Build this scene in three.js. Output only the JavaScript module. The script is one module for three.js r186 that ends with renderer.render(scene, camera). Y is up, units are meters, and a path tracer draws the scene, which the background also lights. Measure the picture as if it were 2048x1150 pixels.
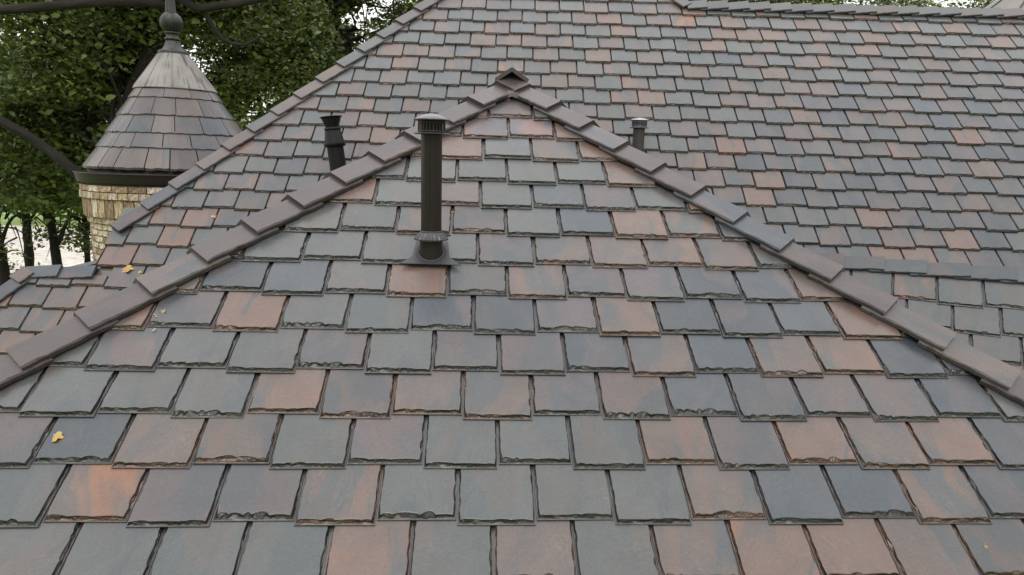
import * as THREE from 'three';
import { mergeGeometries } from 'three/addons/utils/BufferGeometryUtils.js';

// ---------------------------------------------------------------- camera, sky, sun, exposure
const scene = new THREE.Scene();
const RAD = Math.PI / 180;
const camera = new THREE.PerspectiveCamera(47.088, 1024 / 575, 0.05, 600);
camera.position.set(0, 7, 0);
camera.rotation.order = 'YXZ';
camera.rotation.set(-11.009 * RAD, 0, 1.636 * RAD);
const renderer = new THREE.WebGLRenderer({ antialias: true });
renderer.toneMapping = THREE.LinearToneMapping;
renderer.toneMappingExposure = 1.0;
renderer.shadowMap.enabled = true;
{ // pale even overcast sky with soft cloud mottling
  const w = 512, h = 256, d = new Float32Array(w * h * 4);
  for (let j = 0; j < h; j++) for (let i = 0; i < w; i++) {
    const el = (j + 0.5) / h * Math.PI - Math.PI / 2, az = (i + 0.5) / w * 2 * Math.PI;
    const x = Math.cos(el) * Math.cos(az), z = Math.cos(el) * Math.sin(az), y = Math.sin(el);
    let c = 0, a = 1, f = 2.1;
    for (let o = 0; o < 4; o++) { c += a * Math.sin(f * x + 1.7 * o + Math.sin(f * 1.3 * z + o)) * Math.sin(f * z + 2.3 * o + Math.sin(f * 0.9 * y)); a *= 0.5; f *= 1.9; }
    const L = 2.5 * (0.44 + 0.56 * Math.max(0, y)) * (1 + 0.07 * c), k = (j * w + i) * 4;
    d[k] = L; d[k + 1] = L; d[k + 2] = L * 1.015; d[k + 3] = 1;
  }
  const t = new THREE.DataTexture(d, w, h, THREE.RGBAFormat, THREE.FloatType);
  t.mapping = THREE.EquirectangularReflectionMapping; t.magFilter = THREE.LinearFilter; t.minFilter = THREE.LinearFilter; t.needsUpdate = true;
  scene.background = t; scene.environment = t;
}
const sun = new THREE.DirectionalLight(0xfff2e2, 0.8);
sun.position.set(-3, 26, 9); sun.target.position.set(0, 5, -5);
sun.castShadow = true; sun.shadow.radius = 30; sun.shadow.mapSize.set(2048, 2048);
Object.assign(sun.shadow.camera, { left: -25, right: 25, top: 25, bottom: -25, near: 1, far: 80 });
scene.add(sun, sun.target);

// ---------------------------------------------------------------- helpers
function rng(seed) { let a = seed >>> 0; return () => { a = (a + 0x6D2B79F5) | 0; let t = Math.imul(a ^ (a >>> 15), 1 | a); t = (t + Math.imul(t ^ (t >>> 7), 61 | t)) ^ t; return ((t ^ (t >>> 14)) >>> 0) / 4294967296; }; }
const hash = (x, y, s) => { let h = Math.imul(x | 0, 374761393) + Math.imul(y | 0, 668265263) + Math.imul(s | 0, 974634617); h = Math.imul(h ^ (h >>> 13), 1274126177); return ((h ^ (h >>> 16)) >>> 0) / 4294967296; };
function vn(x, y, s) { const xi = Math.floor(x), yi = Math.floor(y), fx = x - xi, fy = y - yi, u = fx * fx * (3 - 2 * fx), v = fy * fy * (3 - 2 * fy); const a = hash(xi, yi, s), b = hash(xi + 1, yi, s), c = hash(xi, yi + 1, s), d = hash(xi + 1, yi + 1, s); return a + (b - a) * u + (c - a) * v + (a - b - c + d) * u * v; }
const fbm = (x, y, s, o = 3) => { let r = 0, a = 0.5, n = 0; for (let i = 0; i < o; i++) { r += a * vn(x, y, s + i * 17); n += a; a *= 0.5; x *= 2.03; y *= 2.03; } return r / n; };
const sm = (a, b, x) => { const t = Math.min(1, Math.max(0, (x - a) / (b - a))); return t * t * (3 - 2 * t); };
const V = (x, y, z) => new THREE.Vector3(x, y, z);
function tex(data, w, h, srgb, wrap = true) { const t = new THREE.DataTexture(data, w, h, THREE.RGBAFormat, THREE.UnsignedByteType); t.magFilter = THREE.LinearFilter; t.minFilter = THREE.LinearMipmapLinearFilter; if (srgb) t.colorSpace = THREE.SRGBColorSpace; if (wrap) t.wrapS = t.wrapT = THREE.RepeatWrapping; t.needsUpdate = true; return t; }
function paint(w, h, srgb, fn, wrap) { const d = new Uint8Array(w * h * 4); for (let j = 0; j < h; j++) for (let i = 0; i < w; i++) { const c = fn(i, j), k = (j * w + i) * 4; d[k] = c[0]; d[k + 1] = c[1]; d[k + 2] = c[2]; d[k + 3] = 255; } return tex(d, w, h, srgb, wrap); }
const taken = {};
const numbered = n => { const c = taken[n] = (taken[n] ?? -1) + 1; return c ? n + '_' + String(c).padStart(3, '0') : n; };
function root(name, pos, label, category, group) { const g = new THREE.Group(); g.name = numbered(name); g.position.copy(pos); g.userData = { label, category }; if (group) g.userData.group = group; scene.add(g); return g; }
function mesh(name, geo, mat, parent) { const m = new THREE.Mesh(geo, mat); m.name = name; m.castShadow = m.receiveShadow = true; if (parent) parent.add(m); return m; }
function geoFrom(pos, uv, flat = true) { const g = new THREE.BufferGeometry(); g.setAttribute('position', new THREE.Float32BufferAttribute(pos, 3)); if (uv) g.setAttribute('uv', new THREE.Float32BufferAttribute(uv, 2)); g.computeVertexNormals(); return g; }
const std = (color, roughness = 0.8, extra = {}) => { const m = new THREE.MeshStandardMaterial({ roughness, side: THREE.DoubleSide, ...extra }); if (Array.isArray(color)) m.color.setRGB(...color); else if (color !== undefined) m.color.set(color); return m; };

// ---------------------------------------------------------------- slate colours: 8 x 8 cells, each one slate's own marbling
const PAL = { // sRGB base, second, third pigment
  g: [[80, 83, 82], [71, 77, 79], [92, 83, 79]],
  b: [[68, 73, 77], [60, 67, 73], [85, 76, 76]],
  p: [[85, 79, 80], [71, 75, 79], [98, 82, 76]],
  m: [[90, 82, 79], [74, 77, 79], [105, 84, 74]],
  o: [[101, 85, 78], [79, 79, 80], [114, 85, 71]],
  O: [[134, 93, 70], [88, 83, 81], [144, 100, 77]],
  r: [[106, 82, 79], [83, 80, 86], [118, 86, 76]],
  c: [[74, 66, 65], [65, 61, 63], [86, 71, 65]],
};
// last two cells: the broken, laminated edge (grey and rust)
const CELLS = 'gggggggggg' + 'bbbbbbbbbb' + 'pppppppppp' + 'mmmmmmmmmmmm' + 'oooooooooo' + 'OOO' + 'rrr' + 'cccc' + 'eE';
const cellsOf = {}; [...CELLS].forEach((k, i) => (cellsOf[k] ??= []).push(i));
const N = 2048, CS = 256;
const slateMap = paint(N, N, true, (i, j) => {
  const ci = (i / CS) | 0, cj = (j / CS) | 0, id = cj * 8 + ci, k = CELLS[id] ?? 'g', P = PAL[k];
  const x = (i % CS) / CS, y = (j % CS) / CS, s = 100 + id * 7;
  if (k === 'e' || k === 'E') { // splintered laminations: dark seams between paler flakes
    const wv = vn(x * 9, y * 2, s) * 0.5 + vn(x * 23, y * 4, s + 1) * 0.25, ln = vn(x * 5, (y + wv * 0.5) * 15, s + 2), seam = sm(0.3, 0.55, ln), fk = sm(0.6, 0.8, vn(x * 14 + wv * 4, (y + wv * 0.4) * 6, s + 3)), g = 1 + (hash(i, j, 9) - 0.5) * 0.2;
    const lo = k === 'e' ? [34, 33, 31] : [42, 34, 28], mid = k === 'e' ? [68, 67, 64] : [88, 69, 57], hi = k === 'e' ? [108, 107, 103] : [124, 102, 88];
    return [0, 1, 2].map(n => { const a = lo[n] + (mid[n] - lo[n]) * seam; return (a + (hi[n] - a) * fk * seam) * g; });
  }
  const R1 = hash(id, 3, 1), R2 = hash(id, 4, 1), R3 = hash(id, 5, 1);
  const wx = vn(x * 2.3, y * 1.6, s), wy = vn(x * 2.3 + 9, y * 1.6, s + 1), w2 = vn(x * 6 + wx * 2, y * 3 + wy * 2, s + 2), lean = (R2 - 0.5) * 0.9;
  const xs = x + lean * y + (wx - 0.5) * 0.55 + (w2 - 0.5) * 0.12;
  const q = vn(xs * 2.2, y * 0.9 + wy * 0.7, s + 3) * 0.62 + vn(xs * 5.5 + 3, y * 1.8 + wy, s + 4) * 0.26 + vn(xs * 13, y * 3.2, s + 5) * 0.12;
  const q2 = vn(xs * 3.1 + 7, y * 0.8 + wx * 0.8, s + 6) * 0.55 + vn(xs * 9 + 5, y * 1.7, s + 7) * 0.3 + vn(xs * 24, y * 4, s + 8) * 0.15;
  let m1 = sm(0.4, 0.66, q + (R1 - 0.5) * 0.2), m2 = sm(0.46, 0.74, q2) * (0.35 + 0.6 * R2);
  if ('gbpc'.includes(k)) { m1 *= 0.85; m2 *= 0.85; }
  const tone = 0.95 + 0.1 * R3;
  const grain = 1 + (hash(i, j, 9) - 0.5) * 0.05 + (vn(i * 0.11 + wx * 8, j * 0.45, 77) - 0.5) * 0.07 + (vn(i * 0.4, j * 0.4, 78) - 0.5) * 0.06 + (fbm(x * 3, y * 3, s + 9, 2) - 0.5) * 0.09;
  const ang = (wx + wy) * 5 + R1 * 3, ca = Math.cos(ang), sa = Math.sin(ang), along = x * ca + y * sa, across = y * ca - x * sa;
  const fl = (1 + (vn(along * 14, across * 80, s + 11) - 0.5) * 0.1 + sm(0.72, 0.95, vn(along * 26 + 9, across * 120, s + 12)) * 0.13) * (hash(i >> 1, j >> 1, 33 + id) > 0.9965 ? 1.14 : 1);
  const c = [0, 0, 0];
  for (let n = 0; n < 3; n++) { let a = P[0][n] + (P[1][n] - P[0][n]) * m1; a += (P[2][n] - a) * m2; c[n] = Math.min(255, a * tone * grain * fl); }
  return c;
}, false);
const slateBump = paint(N / 2, N / 2, false, (i, j) => {
  const a = 90 + 70 * (vn(i * 0.9, j * 0.35, 5) + vn(i * 0.3, j * 0.5, 6)) / 2 + 60 * vn(i * 0.06, j * 0.09, 8) + 30 * vn(i * 0.5 + 4 * vn(i * 0.05, j * 0.05, 3), j * 0.12, 9);
  return [a, a, a];
}, false);
const slateRough = paint(N / 4, N / 4, false, (i, j) => { // some slates are smoother than others, each a little patchy
  const id = ((j / (CS / 4)) | 0) * 8 + ((i / (CS / 4)) | 0), a = 170 + 60 * hash(id, 8, 2) + 50 * (fbm(i * 0.05, j * 0.08, 21, 3) - 0.5) + 24 * (hash(i, j, 4) - 0.5); return [a, a, a];
}, false);
const slateMat = std([0.86, 0.86, 0.86], 0.42, { map: slateMap, roughnessMap: slateRough, bumpMap: slateBump, bumpScale: 0.0016 });
const kindUV = (id, tx, ty) => { const ci = id % 8, cj = (id / 8) | 0, c = v => Math.min(0.985, Math.max(0.015, v)); return [(ci + c(tx)) / 8, (cj + c(ty)) / 8]; };

// ---------------------------------------------------------------- slate shapes
const W = 0.3127, EXP = 0.2403, TH = 0.0205, STEP = 0.0222, STAG = 0.023, SW = W - 0.005, SL = EXP * 2 + 0.02;
function scallops(L, r, lo, hi, a = 0.03, b = 0.08) { // flaked-edge depth along an edge of length L: a chain of uneven bites
  const kn = [-r() * a]; while (kn[kn.length - 1] < L) kn.push(kn[kn.length - 1] + a + r() * b);
  const amp = kn.map(() => 0.1 + r() * 0.9), tilt = kn.map(() => r());
  return s => { let i = 0; while (i < kn.length - 2 && kn[i + 1] < s) i++; const t = Math.min(1, Math.max(0, (s - kn[i]) / (kn[i + 1] - kn[i]))); const v = Math.pow(Math.sin(Math.PI * Math.pow(t, 0.45 + 1.3 * tilt[i])), 0.55); return lo + (hi - lo) * amp[i] * v; };
}
function slateShape(seed, hiRes) { // x centred, y = 0 at the tail, z = 0 underside; returns triangles
  const r = rng(seed * 7919 + 13), hw = SW / 2, nb = hiRes ? 40 : 8, ns = hiRes ? 18 : 3, bold = r();
  const bot = hiRes ? scallops(SW, r, 0.009, 0.016 + 0.014 * bold, 0.025, 0.1) : scallops(SW, r, 0.007, 0.02), bot2 = scallops(SW, r, 0.003, 0.02, 0.02, 0.06), sl = scallops(SL, r, 0.0035, hiRes ? 0.007 + 0.005 * r() : 0.006), sr = scallops(SL, r, 0.0035, hiRes ? 0.007 + 0.005 * r() : 0.006), s2 = scallops(SL, r, 0.002, 0.009, 0.02, 0.05);
  const path = [], yTop = SL, yVis = EXP + 0.035;
  const ys = [yTop]; for (let i = 0; i <= ns; i++) ys.push(yVis + (0.05 - yVis) * i / ns);
  for (const y of ys) path.push([-hw, y, 1, 0, sl(y), s2(y)]);
  path.push([-hw, 0, 1, 1, 0.5 * (sl(0.02) + bot(0.02)), 0.005]);
  for (let i = 1; i < nb; i++) { const x = -hw + 0.028 + (SW - 0.056) * (i - 1 + (i > 1 && i < nb - 1 ? (r() - 0.5) * 0.5 : 0)) / (nb - 2); path.push([x, 0, 0, 1, bot(x + hw), bot2(x + hw)]); }
  path.push([hw, 0, -1, 1, 0.5 * (sr(0.02) + bot(SW - 0.02)), 0.005]);
  for (const y of ys.slice().reverse()) path.push([hw, y, -1, 0, sr(y), s2(y + 0.1)]);
  const lip = 0.0042, ring = (ins, z) => path.map((p, i) => { const k = ins(p, i); return [p[0] + p[2] * k, p[1] + p[3] * k, typeof z === 'function' ? z(p, i) : z]; }), along = path.map(p => (p[3] && !p[2] ? p[0] : p[1] + 0.37));
  const rings = [ring(() => 0, 0), ring(() => 0, lip)];
  if (hiRes) { // lip, first break, ledge, second break up to the face
    const A = p => Math.min(p[5], p[4] * 0.7), zA = path.map(() => TH * (0.3 + 0.2 * r())), zB = path.map(() => TH * (0.66 + 0.2 * r()));
    rings.push(ring(() => 0.002, lip), ring(p => 0.0022 + A(p) * 0.55, (p, i) => lip + 0.0012), ring(p => 0.003 + A(p), (p, i) => zA[i]), ring(p => 0.003 + A(p) + (p[4] - A(p)) * 0.82, (p, i) => zB[i]), ring(p => 0.0036 + p[4], TH * 0.96));
    rings.push(ring(p => 0.0062 + p[4], TH));
  } else rings.push(ring(p => 0.003 + p[4], TH));
  const pos = [], tri = (a, b, c) => pos.push(...a, ...b, ...c), edge = k => (hiRes ? k >= 2 && k <= 5 : k === 1); // x, y, z, position across the broken edge (-1 on the face), position along it
  for (let k = 0; k < rings.length - 1; k++) for (let i = 0; i < path.length - 1; i++) { const f = (q, kk, ii) => [...q, edge(k) ? (hiRes ? (kk - 2) / 4 : kk - 1) : -1, along[ii]], a = f(rings[k][i], k, i), b = f(rings[k][i + 1], k, i + 1), c = f(rings[k + 1][i + 1], k + 1, i + 1), d = f(rings[k + 1][i], k + 1, i); if ((i + k) % 2) { tri(a, b, c); tri(a, c, d); } else { tri(a, b, d); tri(b, c, d); } }
  const top = rings[rings.length - 1];
  for (const f of THREE.ShapeUtils.triangulateShape(top.map(p => new THREE.Vector2(p[0], p[1])), [])) tri(...f.map(q => [...top[q], -1, 0]));
  return pos;
}
function clip(pos, planes) { // keep a*x + b*y + c >= 0 for every plane
  for (const [a, b, c] of planes) {
    const out = [], d = p => a * p[0] + b * p[1] + c;
    for (let t = 0; t < pos.length; t += 15) {
      const P = [pos.slice(t, t + 5), pos.slice(t + 5, t + 10), pos.slice(t + 10, t + 15)], poly = [];
      for (let i = 0; i < 3; i++) { const p = P[i], q = P[(i + 1) % 3], dp = d(p), dq = d(q); if (dp >= 0) poly.push(p); if ((dp >= 0) !== (dq >= 0)) { const k = dp / (dp - dq); poly.push(p.map((v, n) => v + (q[n] - v) * k)); } }
      for (let i = 1; i + 1 < poly.length; i++) out.push(...poly[0], ...poly[i], ...poly[i + 1]);
    }
    pos = out;
  }
  return pos;
}
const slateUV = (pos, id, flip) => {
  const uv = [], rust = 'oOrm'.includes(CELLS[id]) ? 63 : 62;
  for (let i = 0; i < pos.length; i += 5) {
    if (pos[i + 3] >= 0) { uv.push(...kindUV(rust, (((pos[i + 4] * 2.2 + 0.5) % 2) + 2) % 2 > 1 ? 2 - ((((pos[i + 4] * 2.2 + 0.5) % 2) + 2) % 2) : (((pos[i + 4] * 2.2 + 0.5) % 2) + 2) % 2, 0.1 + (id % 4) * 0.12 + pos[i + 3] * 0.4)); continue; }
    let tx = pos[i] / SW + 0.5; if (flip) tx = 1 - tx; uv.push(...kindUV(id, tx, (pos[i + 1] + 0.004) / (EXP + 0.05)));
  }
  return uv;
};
const only3 = pos => { const o = []; for (let i = 0; i < pos.length; i += 5) o.push(pos[i], pos[i + 1], pos[i + 2]); return o; };
const HI = [], LO = []; for (let i = 0; i < 22; i++) HI.push(slateShape(i + 1, true)); for (let i = 0; i < 12; i++) LO.push(slateShape(i + 41, false));
const slateCache = new Map();
function slateGeo(hi, variant, id, flip, planes) {
  const base = (hi ? HI : LO)[variant];
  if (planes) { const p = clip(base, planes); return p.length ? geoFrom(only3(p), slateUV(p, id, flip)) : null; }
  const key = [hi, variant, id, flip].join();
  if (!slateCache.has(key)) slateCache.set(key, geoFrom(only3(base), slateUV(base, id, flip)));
  return slateCache.get(key);
}
function frame(O, th, ps) { const c = Math.cos(ps * RAD), s = Math.sin(ps * RAD), u = V(c, 0, -s), v = V(-s, 0, -c).multiplyScalar(Math.cos(th * RAD)).add(V(0, Math.sin(th * RAD), 0)), n = u.clone().cross(v); const m = new THREE.Matrix4().makeBasis(u, v, n); return { O, u, v, n, q: new THREE.Quaternion().setFromRotationMatrix(m), P: (a, b, h = 0) => O.clone().addScaledVector(u, a).addScaledVector(v, b).addScaledVector(n, h) }; }
function dropIn(m, parent, P, q) { m.position.copy(P).sub(parent.position); if (q) m.quaternion.copy(q); return m; }
/* lay courses on a slope. inside(u,v) tests a slate's middle; cuts = half planes [a,b,c] in slope axes (a*u+b*v+c>=0) */
function courses(deck, { rows, offset, uMin, uMax, cuts = [], colour, hi, parity = () => 0, maxParts = 1e9, weight, seed = 1, skip }) {
  const r = rng(seed), all = [];
  for (const n of rows) {
    const off = offset(n), k0 = Math.ceil(uMin / W - off) - 1, k1 = Math.floor(uMax / W - off) + 1;
    for (let k = k0; k <= k1; k++) {
      const low = ((k + parity(n)) % 2 + 2) % 2 === 1, uc = (off + k) * W + W / 2 + (r() - 0.5) * 0.003, vt = n * EXP + (low ? -STAG / 2 : STAG / 2) + (r() - 0.5) * 0.005;
      const rot = (r() - 0.5) * 0.011, variant = (r() * (hi ? HI.length : LO.length)) | 0, kind = colour(n, k, uc), ids = cellsOf[kind], id = ids[(r() * ids.length) | 0], flip = r() < 0.5, lift = r() * r() * 0.004, roll = (r() - 0.5) * 0.009;
      if (skip && skip(uc, vt)) continue;
      let planes = [], out = false;
      for (const [a, b, c] of typeof cuts === 'function' ? cuts(uc, vt) : cuts) {
        const corners = [[-W / 2, 0], [W / 2, 0], [-W / 2, EXP * 1.25], [W / 2, EXP * 1.25]].map(([x, y]) => a * (uc + x) + b * (vt + y) + c);
        if (Math.max(...corners) < 0.01) { out = true; break; }
        if (Math.min(...corners, a * (uc - W / 2) + b * (vt + SL) + c, a * (uc + W / 2) + b * (vt + SL) + c) < 0) planes.push([a, b, a * uc + b * vt + c]);
      }
      if (out) continue;
      const geo = slateGeo(hi, variant, id, flip, planes.length ? planes : null);
      if (!geo) continue;
      // the tail rides on the course below
      const tilt = Math.atan2(STEP, EXP), z = STEP * (1 + (n * EXP - vt) / EXP);
      const q = new THREE.Quaternion().setFromEuler(new THREE.Euler(-tilt, roll, rot, 'XYZ'));
      all.push({ geo, p: V(uc, vt, z + lift), q, w: weight ? weight(uc, vt) : 0 });
    }
  }
  all.sort((a, b) => b.w - a.w);
  const rest = [];
  all.forEach((s, i) => {
    if (i < maxParts && s.w >= 0) { const m = mesh(i ? 'slate_' + String(i).padStart(3, '0') : 'slate', s.geo, slateMat, deck); m.position.copy(s.p); m.quaternion.copy(s.q); }
    else rest.push(s.geo.clone().applyMatrix4(new THREE.Matrix4().compose(s.p, s.q, V(1, 1, 1))));
  });
  if (rest.length) mesh('more_slates', mergeGeometries(rest), slateMat, deck).userData.kind = 'stuff';
}
const deckMat = std([0.03, 0.028, 0.027], 0.95);
function deckGeo(poly, z = -0.03, th = 0.04) { // flat slab in slope axes
  const g = new THREE.ExtrudeGeometry(new THREE.Shape(poly.map(p => new THREE.Vector2(...p))), { depth: th, bevelEnabled: false }); g.translate(0, 0, z - th); return g;
}
/* a bent hip or ridge cap: crest from A (lower) to B, two wings along dirs a and b */
const capMat = slateMat;
function capGeo(len, da, db, h, kind, seed, wing = 0.135, thick = 0.027) {
  // local: h = crest direction, da/db = wing directions (unit, perpendicular to h). lower end at 0, tail lifted by caller
  const r = rng(seed), ids = cellsOf[kind], id = ids[(r() * ids.length) | 0], NL = 12;
  const up = da.clone().add(db).negate().normalize();
  const na = up.clone().addScaledVector(da, -up.dot(da)).normalize(), nb = up.clone().addScaledVector(db, -up.dot(db)).normalize();
  const inner = up.clone().multiplyScalar(-thick / Math.max(0.3, up.dot(na)));
  const rows = [];
  for (let i = 0; i <= NL; i++) {
    const s = len * i / NL, o = h.clone().multiplyScalar(s), j = () => (r() - 0.5) * 0.007;
    const wa = wing + j(), wb = wing + j(), ch = 0.004 + r() * 0.005, ch2 = 0.004 + r() * 0.005;
    rows.push([ // section round the V
      o.clone(),
      o.clone().addScaledVector(da, wa - ch), o.clone().addScaledVector(da, wa).addScaledVector(na, -ch), o.clone().addScaledVector(da, wa + 0.001).addScaledVector(na, -thick),
      o.clone().add(inner),
      o.clone().addScaledVector(db, wb + 0.001).addScaledVector(nb, -thick), o.clone().addScaledVector(db, wb).addScaledVector(nb, -ch2), o.clone().addScaledVector(db, wb - ch2),
    ]);
  }
  const pos = [], uv = [];
  const tv = p => { const s = p.dot(h) / 0.4, a = p.dot(da) > p.dot(db) ? p.dot(da) : -p.dot(db); return kindUV(id, 0.5 + a / 0.3 * 0.95, s); };
  const tri = (a, b, c) => { pos.push(...a.toArray(), ...b.toArray(), ...c.toArray()); uv.push(...tv(a), ...tv(b), ...tv(c)); };
  for (let i = 0; i < NL; i++) for (let k = 0; k < 8; k++) { const a = rows[i][k], b = rows[i][(k + 1) % 8], c = rows[i + 1][(k + 1) % 8], d = rows[i + 1][k]; tri(a, b, c); tri(a, c, d); }
  for (const R of [rows[0], rows[NL]]) { tri(R[0], R[1], R[4]); tri(R[1], R[2], R[4]); tri(R[2], R[3], R[4]); tri(R[0], R[4], R[7]); tri(R[7], R[4], R[6]); tri(R[6], R[4], R[5]); }
  return geoFrom(pos, uv);
}
/* run of caps up a crest from point A toward B; wings point down the two slopes */
function capRun(name, parent, A, B, da, db, kinds, step, len, lift, seed, wing, startAt = 0, rise = 0.034) {
  const h = B.clone().sub(A).normalize(), up = da.clone().add(db).negate().normalize(), L = A.distanceTo(B), r = rng(seed);
  let i = 0;
  for (let s = startAt; s < L - 0.08; s += step, i++) {
    const tailUp = rise + r() * 0.007, l = Math.min(len, L - s + 0.02), hh = h.clone().multiplyScalar(len).addScaledVector(up, -tailUp).normalize();
    const k = kinds[i % kinds.length];
    const m = mesh(i ? name + '_' + String(i).padStart(3, '0') : name, capGeo(l, da, db, hh, k, seed * 31 + i, wing), capMat, parent);
    m.position.copy(A).addScaledVector(h, s).addScaledVector(up, lift + tailUp).add(da.clone().multiplyScalar((r() - 0.5) * 0.006)).sub(parent.position);
  }
}
const wingDir = (n, h, inward) => { const d = n.clone().cross(h).normalize(); return d.dot(inward) < 0 ? d.negate() : d; };

// ---------------------------------------------------------------- brick (walls under the eaves and the round tower)
const brickMap = paint(512, 512, true, (i, j) => {
  const a = fbm(i * 0.02, j * 0.03, 51, 4), b = fbm(i * 0.05 + 7, j * 0.05, 52, 3), w = sm(0.46, 0.6, fbm(i * 0.035, j * 0.02 + 5, 53, 4)), g = 1 + (hash(i, j, 3) - 0.5) * 0.16;
  const c = [158 + 34 * a, 142 + 34 * a, 120 + 32 * a].map((v, n) => (v * (0.8 + 0.4 * b) * (1 - w) + [222, 214, 198][n] * w) * g);
  return c.map(v => Math.min(255, v));
});
const brickMats = [[0.9, 0.86, 0.8], [0.66, 0.56, 0.47], [1.05, 1.02, 0.98], [0.5, 0.4, 0.33], [0.8, 0.7, 0.55]].map((c, i) => { const t = brickMap.clone(); t.needsUpdate = true; const m = std(undefined, 0.92, { map: brickMap, bumpMap: brickMap, bumpScale: 0.004 }); m.color.setRGB(...c.map(v => Math.min(1, v * 0.88))); return m; });
const mortarMat = std([0.34, 0.3, 0.24], 0.95, { bumpMap: slateBump, bumpScale: 0.003 });
const wallMat = std([0.3, 0.22, 0.14], 0.95, { map: brickMap });

// ---------------------------------------------------------------- front hipped roof
const F = frame(V(-0.5038, 5.5781, -2.3513), 35.548, 3.458);
const UA = 0.62, VA = 3.345, HL = 0.893, HR = 0.89, VE = -4.5 * EXP; // apex and hip slopes in slope axes, eave
{
  const base = F.P(UA, VE).setY(0);
  const hip = root('hipped_roof', base, 'hipped front roof of large marbled grey and rust slates carrying the tall vent pipe', 'roof');
  const uL = UA - HL * (VA - VE), uR = UA + HR * (VA - VE);
  const deck = mesh('roof_slope', deckGeo([[uL, VE], [uR, VE], [UA, VA]]), deckMat, hip);
  dropIn(deck, hip, F.O, F.q);
  const uF = { '-3': 0.46, '-2': 0, '-1': 0.46, 0: 0, 1: 0.533, 2: 0.04, 3: -0.426, 4: -3.828, 5: -3.268, 6: -1.769, 7: -1.253, 8: -1.727, 9: -0.204, 10: 1.328, 11: 0.872, 12: 1.431, 13: 0.97, '-4': 0 };
  const lowOdd = { 0: 0, 1: 1, 2: 0, 3: 1, 4: 0, 5: 0, 6: 0, 7: 0, 8: 0, 9: 1, 10: 0, 11: 1, 12: 0, 13: 1, '-1': 1, '-2': 0, '-3': 1, '-4': 0 };
  const FC = { '-1': [-5, 'ggggogmgmoomm'], 0: [-5, 'gOppmggggmbbmb'], 1: [-6, 'pbmmgpgggmpomob'], 2: [-6, 'ggggommmppbbppb'], 3: [-5, 'gpggpgppbmbmob'], 4: [-1, 'opoggbbpobbbo'], 5: [-1, 'mbbgogmppbbm'], 6: [-2, 'oggggpmmomg'], 7: [-1, 'ggmmgbom'], 8: [-1, 'gogmgbpgo'], 9: [-1, 'gggggo'], 10: [-2, 'mogmo'], 11: [-1, 'mrro'], 12: [-1, 'mmg'], 13: [-1, 'ggg'] };
  const rc = rng(5);
  courses(deck, { rows: [13, 12, 11, 10, 9, 8, 7, 6, 5, 4, 3, 2, 1, 0, -1, -2, -3, -4], offset: n => uF[n], uMin: uL, uMax: uR, hi: true, seed: 11, parity: n => lowOdd[n],
    cuts: [[1, -HL, -(UA - HL * VA) + 0.0], [-1, -HR, UA + HR * VA]],
    colour: (n, k) => { const c = FC[n]; const x = rc(); return (c && c[1][k - c[0]]) || 'ggbpmgpo'[(x * 8) | 0]; },
    maxParts: 299, weight: (u, v) => (v > -2.2 * EXP ? 1 : -1) });
  // flank slopes behind the hips
  const back = V(F.n.x, 0, F.n.z).normalize().negate();
  const apex = F.P(UA, VA), footL = F.P(uL, VE), footR = F.P(uR, VE);
  const hL = apex.clone().sub(footL).normalize(), hR = apex.clone().sub(footR).normalize();
  const nL = back.clone().cross(hL).normalize(); if (nL.y < 0) nL.negate();
  const nR = back.clone().cross(hR).normalize(); if (nR.y < 0) nR.negate();
  for (const [s, foot, n] of [[-1, footL, nL], [1, footR, nR]]) {
    const D = 4.2, p = [apex, foot, foot.clone().addScaledVector(back, D), apex.clone().addScaledVector(back, D)].map(v => v.clone().addScaledVector(n, -0.03).sub(hip.position));
    const q = p.map(v => v.clone().addScaledVector(n, -0.04)), pos = [], quad = (a, b, c, d) => pos.push(...[a, b, c, a, c, d].flatMap(v => v.toArray()));
    quad(...p); quad(...q); for (let i = 0; i < 4; i++) quad(p[i], p[(i + 1) % 4], q[(i + 1) % 4], q[i]);
    const sl = mesh('flank_slope', geoFrom(pos), deckMat, hip);
    // slates of the flank, out of view behind the hip, as one mass
    const fu = back.clone().multiplyScalar(s > 0 ? 1 : -1), fv = n.clone().cross(fu).normalize(); // right-handed u,v,n
    const M = new THREE.Matrix4().makeBasis(fu, fv, n).setPosition(foot.clone().sub(hip.position)), inv = M.clone().invert();
    const ap = apex.clone().sub(hip.position).applyMatrix4(inv), r = rng(70 + s), list = [];
    const rows = Math.floor(ap.y / EXP);
    for (let k = 0; k < rows; k++) for (let i = 0; i < 15; i++) {
      const along = i * W + (k % 2) * W / 2, uc = s > 0 ? along : -along, lim = ap.x * (k * EXP) / ap.y;
      const cutp = s > 0 ? [1, -ap.x / ap.y, 0] : [-1, ap.x / ap.y, 0];
      const vt = k * EXP + (i % 2 ? 0.011 : -0.011);
      if (cutp[0] * uc + cutp[1] * vt < -W) continue;
      const kk = 'ggbpmo'[(r() * 6) | 0], id = cellsOf[kk][(r() * cellsOf[kk].length) | 0];
      const g = slateGeo(false, (r() * LO.length) | 0, id, false, [[cutp[0], cutp[1], cutp[0] * uc + cutp[1] * vt]]);
      if (g) list.push(g.clone().applyMatrix4(new THREE.Matrix4().compose(V(uc, vt, STEP), new THREE.Quaternion().setFromEuler(new THREE.Euler(-Math.atan2(STEP, EXP), 0, 0)), V(1, 1, 1))).applyMatrix4(M));
    }
    mesh('flank_slates', mergeGeometries(list), slateMat, sl).userData.kind = 'stuff';
  }
  const dF_L = wingDir(F.n, hL, F.u), dS_L = wingDir(nL, hL, back), dF_R = wingDir(F.n, hR, F.u.clone().negate()), dS_R = wingDir(nR, hR, back);
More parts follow.
